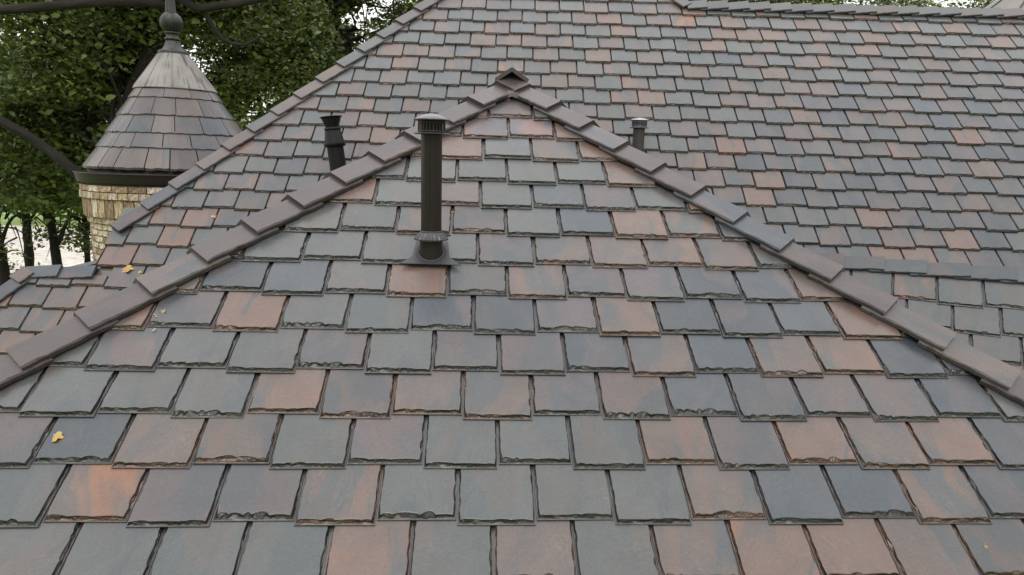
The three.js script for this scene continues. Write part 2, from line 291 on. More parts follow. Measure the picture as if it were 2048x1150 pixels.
  capRun('hip_cap', hip, footL, apex, dF_L, dS_L, 'ccccccccccmccccccccc', 0.304, 0.42, 0.06, 3, 0.15, 0.03);
  capRun('hip_cap', hip, footR, apex, dF_R, dS_R, 'cccccccmmccbbccpcccc', 0.309, 0.42, 0.06, 4, 0.15, 0.21);
  // ridge running back from the apex; its open end faces forward
  const dl = wingDir(nL, back, F.u.clone().negate()), dr = wingDir(nR, back, F.u);
  const ra = apex.clone().addScaledVector(back, -0.1);
  capRun('ridge_cap', hip, ra, apex.clone().addScaledVector(back, 2.6), dl, dr, 'cmcc', 0.31, 0.42, 0.1, 9, 0.15);
  // little starter cap tucked under the ridge end
  const st = mesh('hip_cap_starter', capGeo(0.14, wingDir(F.n, V(0, 0.5, -0.86), V(-1, 0, 0)).add(V(0, -0.3, 0.05)).normalize(), wingDir(F.n, V(0, 0.5, -0.86), V(1, 0, 0)).add(V(0, -0.3, 0.05)).normalize(), F.v, 'm', 77, 0.09), capMat, hip);
  dropIn(st, hip, F.P(UA, VA - 0.2, 0.075));
  const z0 = footL.z, wy = footL.y - 0.15;
  const wall = mesh('wall', new THREE.BoxGeometry(uR - uL - 0.7, wy, 3.4), wallMat, hip); wall.position.set(0, wy / 2, -2.1); wall.rotation.y = 3.458 * RAD;
}

// ---------------------------------------------------------------- main roof behind
const B = frame(V(-1.8064, 8.8371, -8.9482), 46.148, -0.153);
const plainSlate = std([0.15, 0.155, 0.155], 0.7);
function slab(name, parent, pts, n) { // a sheet with thickness through coplanar points
  const p = pts.map(v => v.clone().addScaledVector(n, -0.03).sub(parent.position)), q = p.map(v => v.clone().addScaledVector(n, -0.04)), pos = [];
  const tri = (a, b, c) => pos.push(...a.toArray(), ...b.toArray(), ...c.toArray());
  for (const s of [p, q]) for (let i = 1; i + 1 < s.length; i++) tri(s[0], s[i], s[i + 1]);
  for (let i = 0; i < p.length; i++) { const k = (i + 1) % p.length; tri(p[i], p[k], q[k]); tri(p[i], q[k], q[i]); }
  return mesh(name, geoFrom(pos), plainSlate, parent);
}
const upward = n => (n.y < 0 ? n.negate() : n);
function hiddenBehindFront(p) { // is a point out of sight behind the front slope (only decides which slates are joined together)
  const s = p.clone().sub(camera.position), t = F.O.clone().sub(camera.position).dot(F.n) / s.dot(F.n);
  if (!(t > 0 && t < 1)) return false;
  const h = camera.position.clone().addScaledVector(s, t).sub(F.O), fu = h.dot(F.u), fv = h.dot(F.v);
  return fv < VA && fu > UA - HL * (VA - fv) + 0.05 && fu < UA + HR * (VA - fv) - 0.05;
}
{
  const main = root('main_roof', B.P(3, -6).setY(0), 'tall main roof of smaller looking grey, rose and orange slates behind the front roof', 'roof');
  const PEAK = [2.36, 2.55], RIDGE = 0.19, U1 = 9.6, RAKE = -2.1, LOWR = -4.2, VB = -6.1, HU = v => 0.543 + 0.7127 * v, LH = v => -0.27 + 0.575 * v;
  const deck = mesh('roof_slope', deckGeo([[LH(VB), VB], [U1, VB], [U1, RIDGE], [3.95, RIDGE], PEAK, [HU(-3.75), -3.75], [RAKE, -3.8], [RAKE, LOWR], [LH(LOWR), LOWR]]), deckMat, main);
  dropIn(deck, main, B.O, B.q);
  const BO = { 0: 3.39, 1: 3.88, 2: 3.4, 3: 3.88, 4: 3.33, 5: 0, 6: 13.65, 7: 14.19, 8: 13.66, 9: 13.19, 10: 13.73, 11: 13.26, 12: 12.77, 13: 13.32, 14: 13.85, 15: 15.36, 16: -6.139, 17: -6.678, 18: -7.2, 19: -7.7 };
  const BC = { 0: 'mpgmgmgmmoggogggogggpgmgg', 1: 'gmggoogmOgoggomgpOgogmggg', 2: 'gogmggogggooogmgogmgpoggg', 3: 'mommgmggpogmgmgogmpmmgggg', 4: 'mggmgogmggbmgmogmgopbpggg', 5: 'gogmgOgmgmggoggmgggmgmpppg', 6: 'mgmmbgpmbgbpg', 7: 'mmpbmmbpbppbg', 8: 'gbmbpmmbmbbpb', 9: 'gbmmpbpbopbbg', 10: 'ppppmobpbbpb', 11: 'bpbmbbbpmpbb', 12: 'pobpbbppbpbb', 13: 'obpbmbpmmbbp', 14: 'gggopbpbgbbb', 15: 'pgmpobgbb' };
  const rc = rng(19), offs = i => BO[i] ?? (((i % 2) + 2) % 2 ? 0.45 : 0.97);
  const opt = { offset: n => offs(-n), uMin: -5, uMax: U1, hi: false, parity: n => (n % 2 ? 1 : 0),
    colour: (n, k) => { const c = BC[-n], x = rc(); return (c && c[k]) || (-n > 10 ? 'gpmmogbp' : 'ggmgomgp')[(x * 8) | 0]; },
    weight: (u, v) => (v > 0.25 || u > 8.6 || hiddenBehindFront(B.P(u, v + 0.12)) ? -1 : 20 - v) };
  const span = (a, b) => { const r = []; for (let n = a; n >= b; n--) r.push(n); return r; };
  courses(deck, { ...opt, rows: span(10, -15), seed: 23, maxParts: 262, cuts: (u, v) => (u > 3.95 ? [[0, -1, RIDGE]] : [[1, -0.7127, -0.543], [-1, -0.66, PEAK[0] + 0.66 * PEAK[1]]]) });
  courses(deck, { ...opt, rows: [-16, -17], seed: 27, maxParts: 12, cuts: [[1, 0, -RAKE]] });
  courses(deck, { ...opt, rows: span(-18, -25), seed: 29, maxParts: 24, cuts: (u, v) => (v > LOWR - SL && u < RAKE + 0.1 ? [[1, -0.575, 0.27], [0, -1, LOWR]] : [[1, -0.575, 0.27]]) });
  const back = V(B.n.x, 0, B.n.z).normalize().negate();
  const hA = B.P(HU(-3.66), -3.66), hB = B.P(...PEAK), hh = hB.clone().sub(hA).normalize(), nS = upward(back.clone().cross(hh).normalize());
  capRun('hip_cap', main, hA, hB, wingDir(B.n, hh, B.u), wingDir(nS, hh, back), 'cbmmpgmmmggppcppgppppppp', 0.339, 0.44, 0.055, 6, 0.14);
  const rA = B.P(3.97, RIDGE - 0.02), h2 = hB.clone().sub(rA).normalize(), nS2 = upward(back.clone().cross(h2).normalize());
  capRun('hip_cap', main, rA, hB, wingDir(B.n, h2, B.u.clone().negate()), wingDir(nS2, h2, back), 'pgp', 0.342, 0.44, 0.055, 7, 0.14);
  const rB = B.P(U1, RIDGE), nBack = V(-B.n.x, B.n.y, -B.n.z), dA = B.v.clone().negate(), dB = wingDir(nBack, B.u, back);
  capRun('ridge_cap', main, rB, rA, dA, dB, 'gpgmgpgpgggp', 0.27, 0.36, 0.085, 8, 0.15);
  slab('flank_slope', main, [hA, hB, hB.clone().addScaledVector(back, 1.5), hA.clone().addScaledVector(back, 1.5)], nS);
  slab('rear_slope', main, [rA, rB, rB.clone().addScaledVector(dB, 3.5), rA.clone().addScaledVector(dB, 3.5)], nBack);
  slab('flank_slope', main, [rA, hB, hB.clone().addScaledVector(back, 1.5), rA.clone().addScaledVector(back, 1.5)], nS2);
  // low ridge and hip of the left wing, in the same slope
  const lr0 = B.P(LH(LOWR) - 0.02, LOWR + 0.02), lr1 = B.P(RAKE + 0.03, LOWR + 0.02);
  capRun('ridge_cap', main, lr1, lr0, dA, dB, 'bb', 0.32, 0.42, 0.06, 12, 0.13);
  const lh0 = B.P(LH(-6.45), -6.45), hl = lr0.clone().sub(lh0).normalize(), nl = upward(back.clone().cross(hl).normalize());
  capRun('hip_cap', main, lh0, lr0, wingDir(B.n, hl, B.u), wingDir(nl, hl, back), 'bbbbbbbm', 0.34, 0.44, 0.055, 13, 0.14, 0.1);
  slab('rear_slope', main, [lr0, lr1, lr1.clone().addScaledVector(dB, 2), lr0.clone().addScaledVector(dB, 2)], nBack);
  slab('flank_slope', main, [lh0, lr0, lr0.clone().addScaledVector(back, 1), lh0.clone().addScaledVector(back, 1)], nl);
  const w = mesh('wall', new THREE.BoxGeometry(11.5, 4, 3), wallMat, main); w.position.copy(B.P(3.9, -6)).setY(2).sub(main.position); w.position.z -= 2.4;
}

// ---------------------------------------------------------------- right wing behind the right hip
{
  const G = frame(V(3.11, 5.954, -5.3), 48, -24.4);
  const wing = root('wing_roof', G.P(1, -2).setY(0), 'low side wing roof of greenish grey slates behind the right hip of the front roof', 'roof');
  const RV = 0.33, u0 = -1.3, u1 = 3.2, v0 = -1.9;
  const deck = mesh('roof_slope', deckGeo([[u0, v0], [u1, v0], [u1, RV], [u0, RV]]), deckMat, wing);
  dropIn(deck, wing, G.O, G.q);
  const go = { 0: 0, 1: 1.335, 2: 1.715 }, rc = rng(8);
  courses(deck, { rows: [0, -1, -2, -3, -4, -5, -6, -7], offset: n => go[-n] ?? (n % 2 ? 0.2 : 0.7), uMin: u0, uMax: u1, hi: true, seed: 31, parity: n => n & 1, colour: () => 'gggmgpgb'[(rc() * 8) | 0], cuts: [[0, -1, RV]], maxParts: 60, weight: (u, v) => -Math.abs(u - 0.6) + v + 9 });
  const back = V(G.n.x, 0, G.n.z).normalize().negate(), nB = V(-G.n.x, G.n.y, -G.n.z), dA = G.v.clone().negate(), dB = wingDir(nB, G.u, back);
  const a = G.P(u1, RV), b = G.P(u0, RV);
  capRun('ridge_cap', wing, a, b, dA, dB, 'bbbcbbbb', 0.305, 0.42, 0.055, 14, 0.13, 0.22, 0.026);
  slab('rear_slope', wing, [a, b, b.clone().addScaledVector(dB, 2.2), a.clone().addScaledVector(dB, 2.2)], nB);
  const w = mesh('wall', new THREE.BoxGeometry(4.2, 3.9, 2.6), wallMat, wing); w.position.copy(G.P(0.9, v0)).setY(1.95).addScaledVector(back, 1.5).sub(wing.position); w.rotation.y = -24.4 * RAD;
}

// ---------------------------------------------------------------- round tower
const leadMap = paint(512, 512, true, (i, j) => { // weathered lead: tan grey with fine dark drip streaks
  const st = vn(i * 0.16, j * 0.004, 61), run = sm(0.66, 0.86, st) * sm(0.3, 0.7, vn(i * 0.1, j * 0.018, 63)), thin = sm(0.72, 0.9, vn(i * 0.5, j * 0.01, 65)) * vn(i * 0.2, j * 0.03, 66), a = fbm(i * 0.025, j * 0.012, 64, 4);
  const g = (98 + 48 * a) * (1 - 0.4 * run) * (1 - 0.28 * thin) * (1 + (hash(i, j, 2) - 0.5) * 0.07); return [g, g * 0.975, g * 0.94];
});
const leadMat = std(0xffffff, 0.7, { map: leadMap }), zincMat = std([0.24, 0.24, 0.25], 0.55, { map: leadMap, metalness: 0.25 }), ballMat = std([0.16, 0.18, 0.17], 0.42, { map: leadMap, metalness: 0.5 });
const bronze = new THREE.MeshPhysicalMaterial({ side: THREE.DoubleSide, color: new THREE.Color().setRGB(0.024, 0.018, 0.016), roughness: 0.45, specularIntensity: 0.5 });
function lathe(pts, seg = 48) { return new THREE.LatheGeometry(pts.map(p => new THREE.Vector2(...p)), seg); }
{
  const D = 8.8, tower = root('round_tower', V(-0.4996 * D, 0, -D), 'round brick tower with conical slate roof, pale lead cap and ball finial', 'tower');
  const hs = [7.6, 7.38, 7.166, 6.99, 6.75], rs = [0.54, 0.68, 0.815, 0.925, 1.085], counts = [12, 15, 17, 20, 22];
  const core = mesh('cone_roof', lathe([[1.05, 6.71], [0.4, 7.78], [0.001, 8.2]]), zincMat, tower);  // pale core colour in the gaps stands in for light catching the slate edges
  const r = rng(44), tint = ['ommpbmmo', 'cogcpbmb', 'bcmgpbpc', 'gcppcobp', 'cmocmmpc'];
  const tops = [[0.415, 7.8], [0.505, 7.65], [0.645, 7.43], [0.785, 7.21], [0.89, 7.04]];
  hs.forEach((hb, k) => {
    const n = counts[k]; let a = r() * 6; const ws = Array.from({ length: n }, () => 0.75 + r() * 0.5), tot = ws.reduce((x, y) => x + y, 0);
    for (let i = 0; i < n; i++) {
      const da = ws[i] / tot * 2 * Math.PI, a0 = a + 0.006, a1 = a + da - 0.006; a += da;
      const kk = tint[k][(r() * 8) | 0], id = cellsOf[kk][(r() * cellsOf[kk].length) | 0], S = 6, th = 0.022 + r() * 0.006, pos = [], uv = [];
      const P = (t, s, up, jit = 0) => { const an = a0 + (a1 - a0) * t, R = tops[k][0] + (rs[k] - tops[k][0]) * s + (s > 0.9 ? jit : 0) * 0.4, y = tops[k][1] + (hb - tops[k][1]) * s - (s > 0.9 ? jit : 0); return [(R + up * 0.85) * Math.sin(an), y + up * 0.5, (R + up * 0.85) * Math.cos(an)]; };
      const T = (t, s) => kindUV(id, t, 1 - s);
      const js = Array.from({ length: S + 1 }, () => (r() - 0.5) * 0.014);
      const tri = (A, B_, C, ta, tb, tc) => { pos.push(...A, ...B_, ...C); uv.push(...ta, ...tb, ...tc); };
      const quad = (A, B_, C, D_, ta, tb, tc, td) => { tri(A, B_, C, ta, tb, tc); tri(A, C, D_, ta, tc, td); };
      for (let q = 0; q < S; q++) { const t0 = q / S, t1 = (q + 1) / S; quad(P(t0, 0, th * 0.4), P(t0, 0.94, th, js[q]), P(t1, 0.94, th, js[q + 1]), P(t1, 0, th * 0.4), T(t0, 0), T(t0, 0.94), T(t1, 0.94), T(t1, 0)); quad(P(t0, 0.94, th, js[q]), P(t0, 1, 0.004, js[q]), P(t1, 1, 0.004, js[q + 1]), P(t1, 0.94, th, js[q + 1]), T(t0, 0.94), T(t0, 1), T(t1, 1), T(t1, 0.94)); }
      quad(P(0, 0, 0), P(0, 1, 0, js[0]), P(0, 0.94, th, js[0]), P(0, 0, th * 0.4), T(0, 0), T(0, 1), T(0, 0.94), T(0, 0));
      quad(P(1, 0, 0), P(1, 1, 0, js[S]), P(1, 0.94, th, js[S]), P(1, 0, th * 0.4), T(1, 0), T(1, 1), T(1, 0.94), T(1, 0));
      const m = mesh('slate', geoFrom(pos, uv), slateMat, core); m.name = k + i ? 'slate_' + String(k * 30 + i).padStart(3, '0') : 'slate';
    }
  });
  // lead cap in sheets with welted seams
  const cap = mesh('lead_cap', lathe([[0.486, 7.737], [0.491, 7.748], [0.17, 8.2]], 40), leadMat, tower);
  for (let i = 0; i < 9; i++) { const an = i / 9 * 2 * Math.PI + 0.2, g = new THREE.CylinderGeometry(0.004, 0.006, 0.5, 6); g.rotateZ(Math.atan2(0.321, 0.452)); const s = mesh('seam', g, leadMat, cap); g.translate(0.3315, 7.974, 0); s.rotation.y = an; }
  const up = p => p.map(q => [q[0], q[1] + 0.715]);
  const fin = mesh('finial', lathe(up([[0.001, 7.44], [0.165, 7.44], [0.182, 7.455], [0.182, 7.5], [0.165, 7.512], [0.14, 7.52], [0.105, 7.565], [0.085, 7.62], [0.08, 7.645]]), 40), zincMat, tower);
  mesh('neck_ring', lathe(up([[0.07, 7.64], [0.094, 7.642], [0.098, 7.655], [0.094, 7.668], [0.076, 7.672], [0.072, 7.715], [0.09, 7.718], [0.096, 7.73], [0.09, 7.742], [0.06, 7.746]]), 36), zincMat, fin);
  const ball = new THREE.SphereGeometry(0.138, 32, 24); ball.translate(0, 8.565, 0); mesh('ball', ball, ballMat, fin);
  const spike = new THREE.CylinderGeometry(0.012, 0.068, 0.95, 8); spike.translate(0, 9.15, 0); mesh('spike', spike, zincMat, fin);
  // gutter
  mesh('gutter', lathe([[1.0, 6.64], [1.1, 6.615], [1.15, 6.588], [1.17, 6.592], [1.188, 6.69], [1.2, 6.698], [1.198, 6.71], [1.17, 6.707], [1.15, 6.64], [1.04, 6.64]], 72), bronze, tower);
  // brickwork: corbelled head, soldier course, running bond below
  const wall = mesh('wall', lathe([[0.001, 0], [1.035, 0], [1.035, 6.12], [1.06, 6.17], [1.08, 6.25], [1.085, 6.57], [0.3, 6.64]], 64), mortarMat, tower);
  let nb = 0; const rest = [];
  const brickG = [0, 1, 2, 3].map(s => { const q = rng(900 + s), g = new THREE.BoxGeometry(1, 1, 1, 3, 2, 1), p = g.attributes.position; for (let i = 0; i < p.count; i++) { const e = hash(Math.round(p.getX(i) * 3 + 9), Math.round(p.getY(i) * 2 + 9), s + Math.round(p.getZ(i) * 2)); p.setXYZ(i, p.getX(i) + (e - 0.5) * 0.02, p.getY(i) + (hash(i, s, 7) > 2 ? 0 : (e * 7 % 1 - 0.5) * 0.04), p.getZ(i) + (e * 13 % 1 - 0.5) * 0.1); } const u = g.attributes.uv; for (let i = 0; i < u.count; i++) u.setXY(i, u.getX(i) * 0.5 + s * 0.23, u.getY(i) * 0.25 + s * 0.31); g.computeVertexNormals(); return g; });
  function ringOf(y, h, R, n, gap, phase) {
    for (let i = 0; i < n; i++) {
      const an = (i + phase) / n * 2 * Math.PI, w = 2 * Math.PI * R / n - gap, face = Math.sin(an + Math.PI / 2 - 2.75 + Math.PI / 2);
      const seen = Math.cos(an - 0.45) > -0.1 && y > 4.2; // the side toward the driveway and the front
      const g = brickG[(r() * 4) | 0], mt = brickMats[(r() * 5) | 0] , dz = 0.05 + (r() - 0.5) * 0.012;
      const mat = new THREE.Matrix4().makeRotationY(an).multiply(new THREE.Matrix4().makeTranslation(0, y + h / 2, R - 0.02)).multiply(new THREE.Matrix4().makeScale(w, h - gap, dz));
      if (seen && nb < 298) { const m = mesh(nb ? 'brick_' + String(nb).padStart(3, '0') : 'brick', g, mt, wall); m.applyMatrix4(mat); nb++; } else rest.push(g.clone().applyMatrix4(mat));
    }
  }
  ringOf(6.485, 0.08, 1.135, 34, 0.012, 0.2); ringOf(6.4, 0.085, 1.15, 56, 0.012, 0); ringOf(6.18, 0.22, 1.125, 54, 0.012, 0.4); ringOf(6.1, 0.08, 1.085, 32, 0.012, 0.1);
  for (let k = 0; k < 30; k++) ringOf(6.022 - k * 0.078, 0.078, 1.062, 30, 0.015, k % 2 ? 0.5 : 0);
  if (rest.length) mesh('more_bricks', mergeGeometries(rest), brickMats[0], wall).userData.kind = 'stuff';
}

// ---------------------------------------------------------------- far lead cone beyond the ridge
{
  const D = 16, t = root('far_tower', V(0.742 * D, 0, -D), 'pale lead cone of a far tower showing over the main ridge', 'tower');
  const c = mesh('lead_cone', lathe([[1.7, 10.25], [1.72, 10.3], [0.9, 10.95], [0.05, 11.9]], 40), leadMat, t);
  for (let i = 0; i < 12; i++) { const g = new THREE.BoxGeometry(1.05, 0.02, 0.03); g.rotateZ(-Math.atan2(0.65, 0.82)); g.translate(1.31, 10.64, 0); const s = mesh('seam', g, zincMat, c); s.rotation.y = i / 12 * 2 * Math.PI + 0.15; }
  mesh('wall', lathe([[1.5, 0], [1.5, 10.25]], 40), wallMat, t);
}

// ---------------------------------------------------------------- vent pipes
const pipeMat = new THREE.MeshPhysicalMaterial({ side: THREE.DoubleSide, color: new THREE.Color().setRGB(0.02, 0.0155, 0.0135), roughness: 0.32, specularIntensity: 0.45, bumpMap: slateBump, bumpScale: 0.0004 });
const rimMat = std([0.05, 0.048, 0.05], 0.34, { metalness: 0.4 });
const flashMat = std([0.026, 0.025, 0.027], 0.45, { bumpMap: slateBump, bumpScale: 0.001 });
const plasticMat = new THREE.MeshPhysicalMaterial({ side: THREE.DoubleSide, color: new THREE.Color().setRGB(0.009, 0.0088, 0.0088), roughness: 0.45, specularIntensity: 0.45 });
function slottedBand(R, y0, y1, n, name, parent, mat) { // ring of upright bars between two hoops
  const list = [];
  for (let i = 0; i < n; i++) { const g = new THREE.BoxGeometry(2 * Math.PI * R / n * 0.52, y1 - y0, 0.003); g.translate(0, (y0 + y1) / 2, R); g.rotateY(i / n * 2 * Math.PI); list.push(g.toNonIndexed()); }
  list.push(lathe([[R + 0.001, y1 - 0.016], [R + 0.002, y1], [R - 0.003, y1], [R - 0.003, y1 - 0.016]], 32).toNonIndexed(), lathe([[R - 0.003, y0], [R + 0.002, y0], [R + 0.002, y0 + 0.012], [R - 0.003, y0 + 0.012]], 32).toNonIndexed());
  return mesh(name, mergeGeometries(list), mat, parent);
}
function ventCap(parent, y, R, h, lid, pm, brim = rimMat) { // y = bottom brim; R = pipe radius; h = to the lid's edge
  const c = mesh('cap', lathe([[R * 0.9, y - 0.004], [R * 1.62, y - 0.003], [R * 1.66, y], [R * 1.62, y + 0.004], [R * 0.9, y + 0.004]], 40), brim, parent);
  slottedBand(R * 1.28, y + 0.004, y + h, 26, 'louvre_band', c, pm);
  mesh('inner_sleeve', lathe([[R * 0.98, y - 0.01], [R * 0.98, y + h]], 24), plasticMat, c);
  mesh('lid', lathe([[0.001, y + h], [R * 1.66, y + h - 0.002], [R * 1.7, y + h + 0.003], [R * 1.66, y + h + 0.008], [R * 1.25, y + h + 0.02], [R * 0.7, y + h + 0.031], [0.001, y + h + 0.036]], 48), lid, c);
}
{ // tall stack on the front slope
  const P = F.P(0.131, 1.508, 0.037), v = root('vent_pipe', P, 'tall dark brown metal vent pipe with fluted storm collar on the front roof', 'vent pipe', undefined);
  const R = 0.0555, top = 7.119 - P.y;
  mesh('pipe', lathe([[R, 0.1], [R, top]], 36), pipeMat, v);
  const seam = new THREE.BoxGeometry(0.004, top - 0.2, 0.003); seam.translate(0.024, 0.1 + top / 2, R - 0.004); seam.rotateY(-0.5); mesh('seam', seam, pipeMat, v);
  ventCap(v, top, R, 0.068, std([0.09, 0.09, 0.105], 0.3, { metalness: 0.4 }), pipeMat);
  // pleated storm collar
  const cp = [], seg = 88, y0 = 6.602 - P.y, rows = [[R + 0.001, 0.006, 0], [R + 0.006, 0, 0], [0.072, -0.012, 0.35], [0.089, -0.036, 1], [0.0895, -0.043, 1]];
  const at = (k, i) => { const a = i / seg * 2 * Math.PI, q = rows[k], w = Math.cos(i * Math.PI / 2) * 0.0035 * q[2]; return [(q[0] + w) * Math.cos(a), y0 + q[1] + w * 0.4, (q[0] + w) * Math.sin(a)]; };
  for (let k = 0; k + 1 < rows.length; k++) for (let i = 0; i < seg; i++) { const a = at(k, i), b = at(k, i + 1), c = at(k + 1, i + 1), d = at(k + 1, i); cp.push(...a, ...b, ...c, ...a, ...c, ...d); }
  mesh('storm_collar', geoFrom(cp), rimMat, v);
  // boot welded to a plate that laps the slates below
  const boot = mesh('flashing_boot', lathe([[0.0625, 0.12], [0.0625, 0.04], [0.064, -0.09]], 36), pipeMat, v);
  const inv = F.q.clone();
  const pl = new THREE.Shape([[-0.16, -0.098], [0.163, -0.103], [0.1, -0.035], [0.086, 0.1], [-0.086, 0.1], [-0.098, -0.035]].map(p => new THREE.Vector2(...p)));
  const pg = new THREE.ExtrudeGeometry(pl, { depth: 0.003, bevelEnabled: true, bevelSize: 0.001, bevelThickness: 0.001, bevelSegments: 1 });
  const plate = mesh('flashing_plate', pg, flashMat, v); plate.quaternion.copy(F.q).multiply(new THREE.Quaternion().setFromEuler(new THREE.Euler(-0.092, 0, 0))); plate.position.copy(F.n).multiplyScalar(0.002);
  const fl = new THREE.TorusGeometry(0.066, 0.006, 8, 40); fl.scale(1, 1.14, 1); const fi = mesh('fillet', fl, flashMat, plate); fi.position.set(0, 0, 0.003);
}
{ // leaning black stack behind the left hip
  const P = B.P(0.01, -2.97, 0), v = root('vent_pipe', P, 'leaning black vent pipe with flared cap behind the left hip', 'vent pipe', undefined);
  v.rotation.z = 0.125;
  const R = 0.083;
  mesh('pipe', lathe([[R, -0.12], [R, 0.42]], 36), plasticMat, v);
  mesh('shoulder', lathe([[R, 0.38], [R + 0.024, 0.385], [R + 0.026, 0.415], [R + 0.016, 0.425], [0.082, 0.53], [0.07, 0.555]], 36), plasticMat, v);
  mesh('neck_ring', lathe([[0.068, 0.54], [0.082, 0.545], [0.082, 0.572], [0.068, 0.576]], 36), plasticMat, v);
  const f = mesh('flared_cap', lathe([[0.068, 0.57], [0.07, 0.59], [0.098, 0.665], [0.092, 0.67]], 36), plasticMat, v);
  mesh('lid', lathe([[0.001, 0.672], [0.108, 0.672], [0.113, 0.678], [0.108, 0.684], [0.001, 0.69]], 36), plasticMat, v);
  mesh('flashing_plate', new THREE.BoxGeometry(0.4, 0.4, 0.004), flashMat, v).quaternion.copy(new THREE.Quaternion().setFromEuler(new THREE.Euler(0, 0, -0.125)).multiply(B.q));
}
{ // short stack behind the right hip
  const P = B.P(3.12, -2.44, 0), v = root('vent_pipe', P, 'short dark vent pipe with shiny steel cap behind the right hip', 'vent pipe', undefined);
  const R = 0.062, top = 7.365 - P.y;
  mesh('pipe', lathe([[R, -0.1], [R, top]], 36), std([0.06, 0.055, 0.05], 0.4, { metalness: 0.4 }), v);
  const steel = std([0.14, 0.14, 0.145], 0.3, { metalness: 0.7 }); ventCap(v, top, R, 0.075, std([0.36, 0.37, 0.42], 0.25, { metalness: 0.8 }), steel, steel);
  mesh('flashing_plate', new THREE.BoxGeometry(0.4, 0.4, 0.004), flashMat, v).quaternion.copy(B.q);
}

// ---------------------------------------------------------------- fallen leaves
{
  const lm = [std([0.4, 0.27, 0.07], 0.7), std([0.3, 0.19, 0.07], 0.75), std([0.38, 0.29, 0.14], 0.75)];
  const leafG = s => { // lobed, curled
    const r = rng(s), sh = new THREE.Shape(), pts = [], n = 26; for (let i = 0; i < n; i++) { const a = i / n * 2 * Math.PI, lob = 0.62 + 0.38 * Math.abs(Math.cos(a * 2.5 + 0.4)), R = 0.5 * lob * (0.9 + 0.2 * r()); pts.push([R * Math.cos(a), R * Math.sin(a) * 0.7]); }
    const pos = [], z = p => 0.35 * (p[0] * p[0] - 0.4 * p[1] * p[1]) + 0.12 * Math.sin(p[0] * 7 + s) + 0.05; for (let i = 0; i < n; i++) { const a = pts[i], b = pts[(i + 1) % n], m = [0, 0]; for (const [p, q, t] of [[m, a, b]]) { const h1 = [q[0] / 2, q[1] / 2], h2 = [t[0] / 2, t[1] / 2]; const e = v => [v[0], v[1], z(v)]; pos.push(...e(p), ...e(h1), ...e(h2), ...e(h1), ...e(q), ...e(t), ...e(h1), ...e(t), ...e(h2)); } }
    return geoFrom(pos);
  };
  const put = (fr, u, v, size, rot, mi, s, label) => { const m = mesh(numbered('fallen_leaf'), leafG(s), lm[mi], scene); m.position.copy(fr.P(u, v, 0.03)); m.quaternion.copy(fr.q).multiply(new THREE.Quaternion().setFromEuler(new THREE.Euler(0, 0, rot))); m.scale.setScalar(size); m.userData = { label, category: 'leaf', group: 'yellow leaves fallen on the slates' }; };
  put(B, -1.788, -4.125, 0.12, 0.3, 0, 1, 'large yellow lobed leaf lying flat on a dark slate of the main roof');
  put(B, -1.662, -4.15, 0.045, 1, 0, 2, 'tiny yellow leaf scrap beside the large lobed leaf on the main roof');
  put(B, -1.157, -3.465, 0.06, 0.6, 2, 3, 'small yellow leaf on a rusty slate near the lower end of the left hip');
  put(B, 4.457, -2.833, 0.05, 0.2, 2, 4, 'pale leaf scrap on a blue slate of the main roof right of the short vent');
  put(F, -1.153, 1.046, 0.06, 0.8, 2, 5, 'curled cream leaf beside the rusty slate under the left hip');
  put(F, -1.151, 0.949, 0.022, 0.8, 2, 6, 'cream leaf crumb at the corner of the rusty slate under the left hip');
  put(F, -1.351, 0.367, 0.072, 0.1, 0, 7, 'crumpled yellow leaf on grey slates of the front roof, far below the left hip');
  put(F, 0.235, 1.865, 0.02, 0, 1, 8, 'brown leaf crumb in the joint just right of the tall vent pipe');
  put(F, 2.416, -0.106, 0.025, 1.2, 1, 9, 'orange leaf crumb in a joint of the lowest rusty slates');
}

// ---------------------------------------------------------------- ground
{
  const gt = paint(512, 512, true, (i, j) => { const a = fbm(i * 0.04, j * 0.04, 81, 4), b = hash(i, j, 5); return [70 + 50 * a + 22 * b, 88 + 52 * a + 24 * b, 38 + 26 * a + 12 * b]; });
  const cg = new THREE.PlaneGeometry(600, 600); cg.rotateX(-Math.PI / 2); const uv = cg.attributes.uv; for (let i = 0; i < uv.count; i++) uv.setXY(i, uv.getX(i) * 150, uv.getY(i) * 150);
  const g = mesh('ground', cg, std(0xffffff, 0.95, { map: gt }), scene); g.userData = { kind: 'structure', label: 'grass lawn around the house', category: 'lawn' };
  const ct = paint(512, 512, true, (i, j) => { const a = fbm(i * 0.03, j * 0.03, 91, 4), b = hash(i, j, 6); const w = sm(0.55, 0.7, fbm(i * 0.012, j * 0.02, 95, 4)), c = (148 + 40 * a + 16 * b) * (1 - 0.16 * w); return [c, c * 0.965, c * 0.91]; });
  const sh = new THREE.Shape([[-60, 30], [-18, 34], [-10, 40], [-10, 56], [-30, 58], [-70, 58]].map(p => new THREE.Vector2(...p)));
  const dg = new THREE.ShapeGeometry(sh); dg.rotateX(-Math.PI / 2); dg.translate(0, 0.004, 0); const du = dg.attributes.uv; for (let i = 0; i < du.count; i++) du.setXY(i, du.getX(i) / 3, du.getY(i) / 3);
  const d = mesh('driveway', dg, std(0xffffff, 0.9, { map: ct }), scene); d.userData = { kind: 'structure', label: 'pale concrete driveway beyond the tree trunks', category: 'driveway' };
}

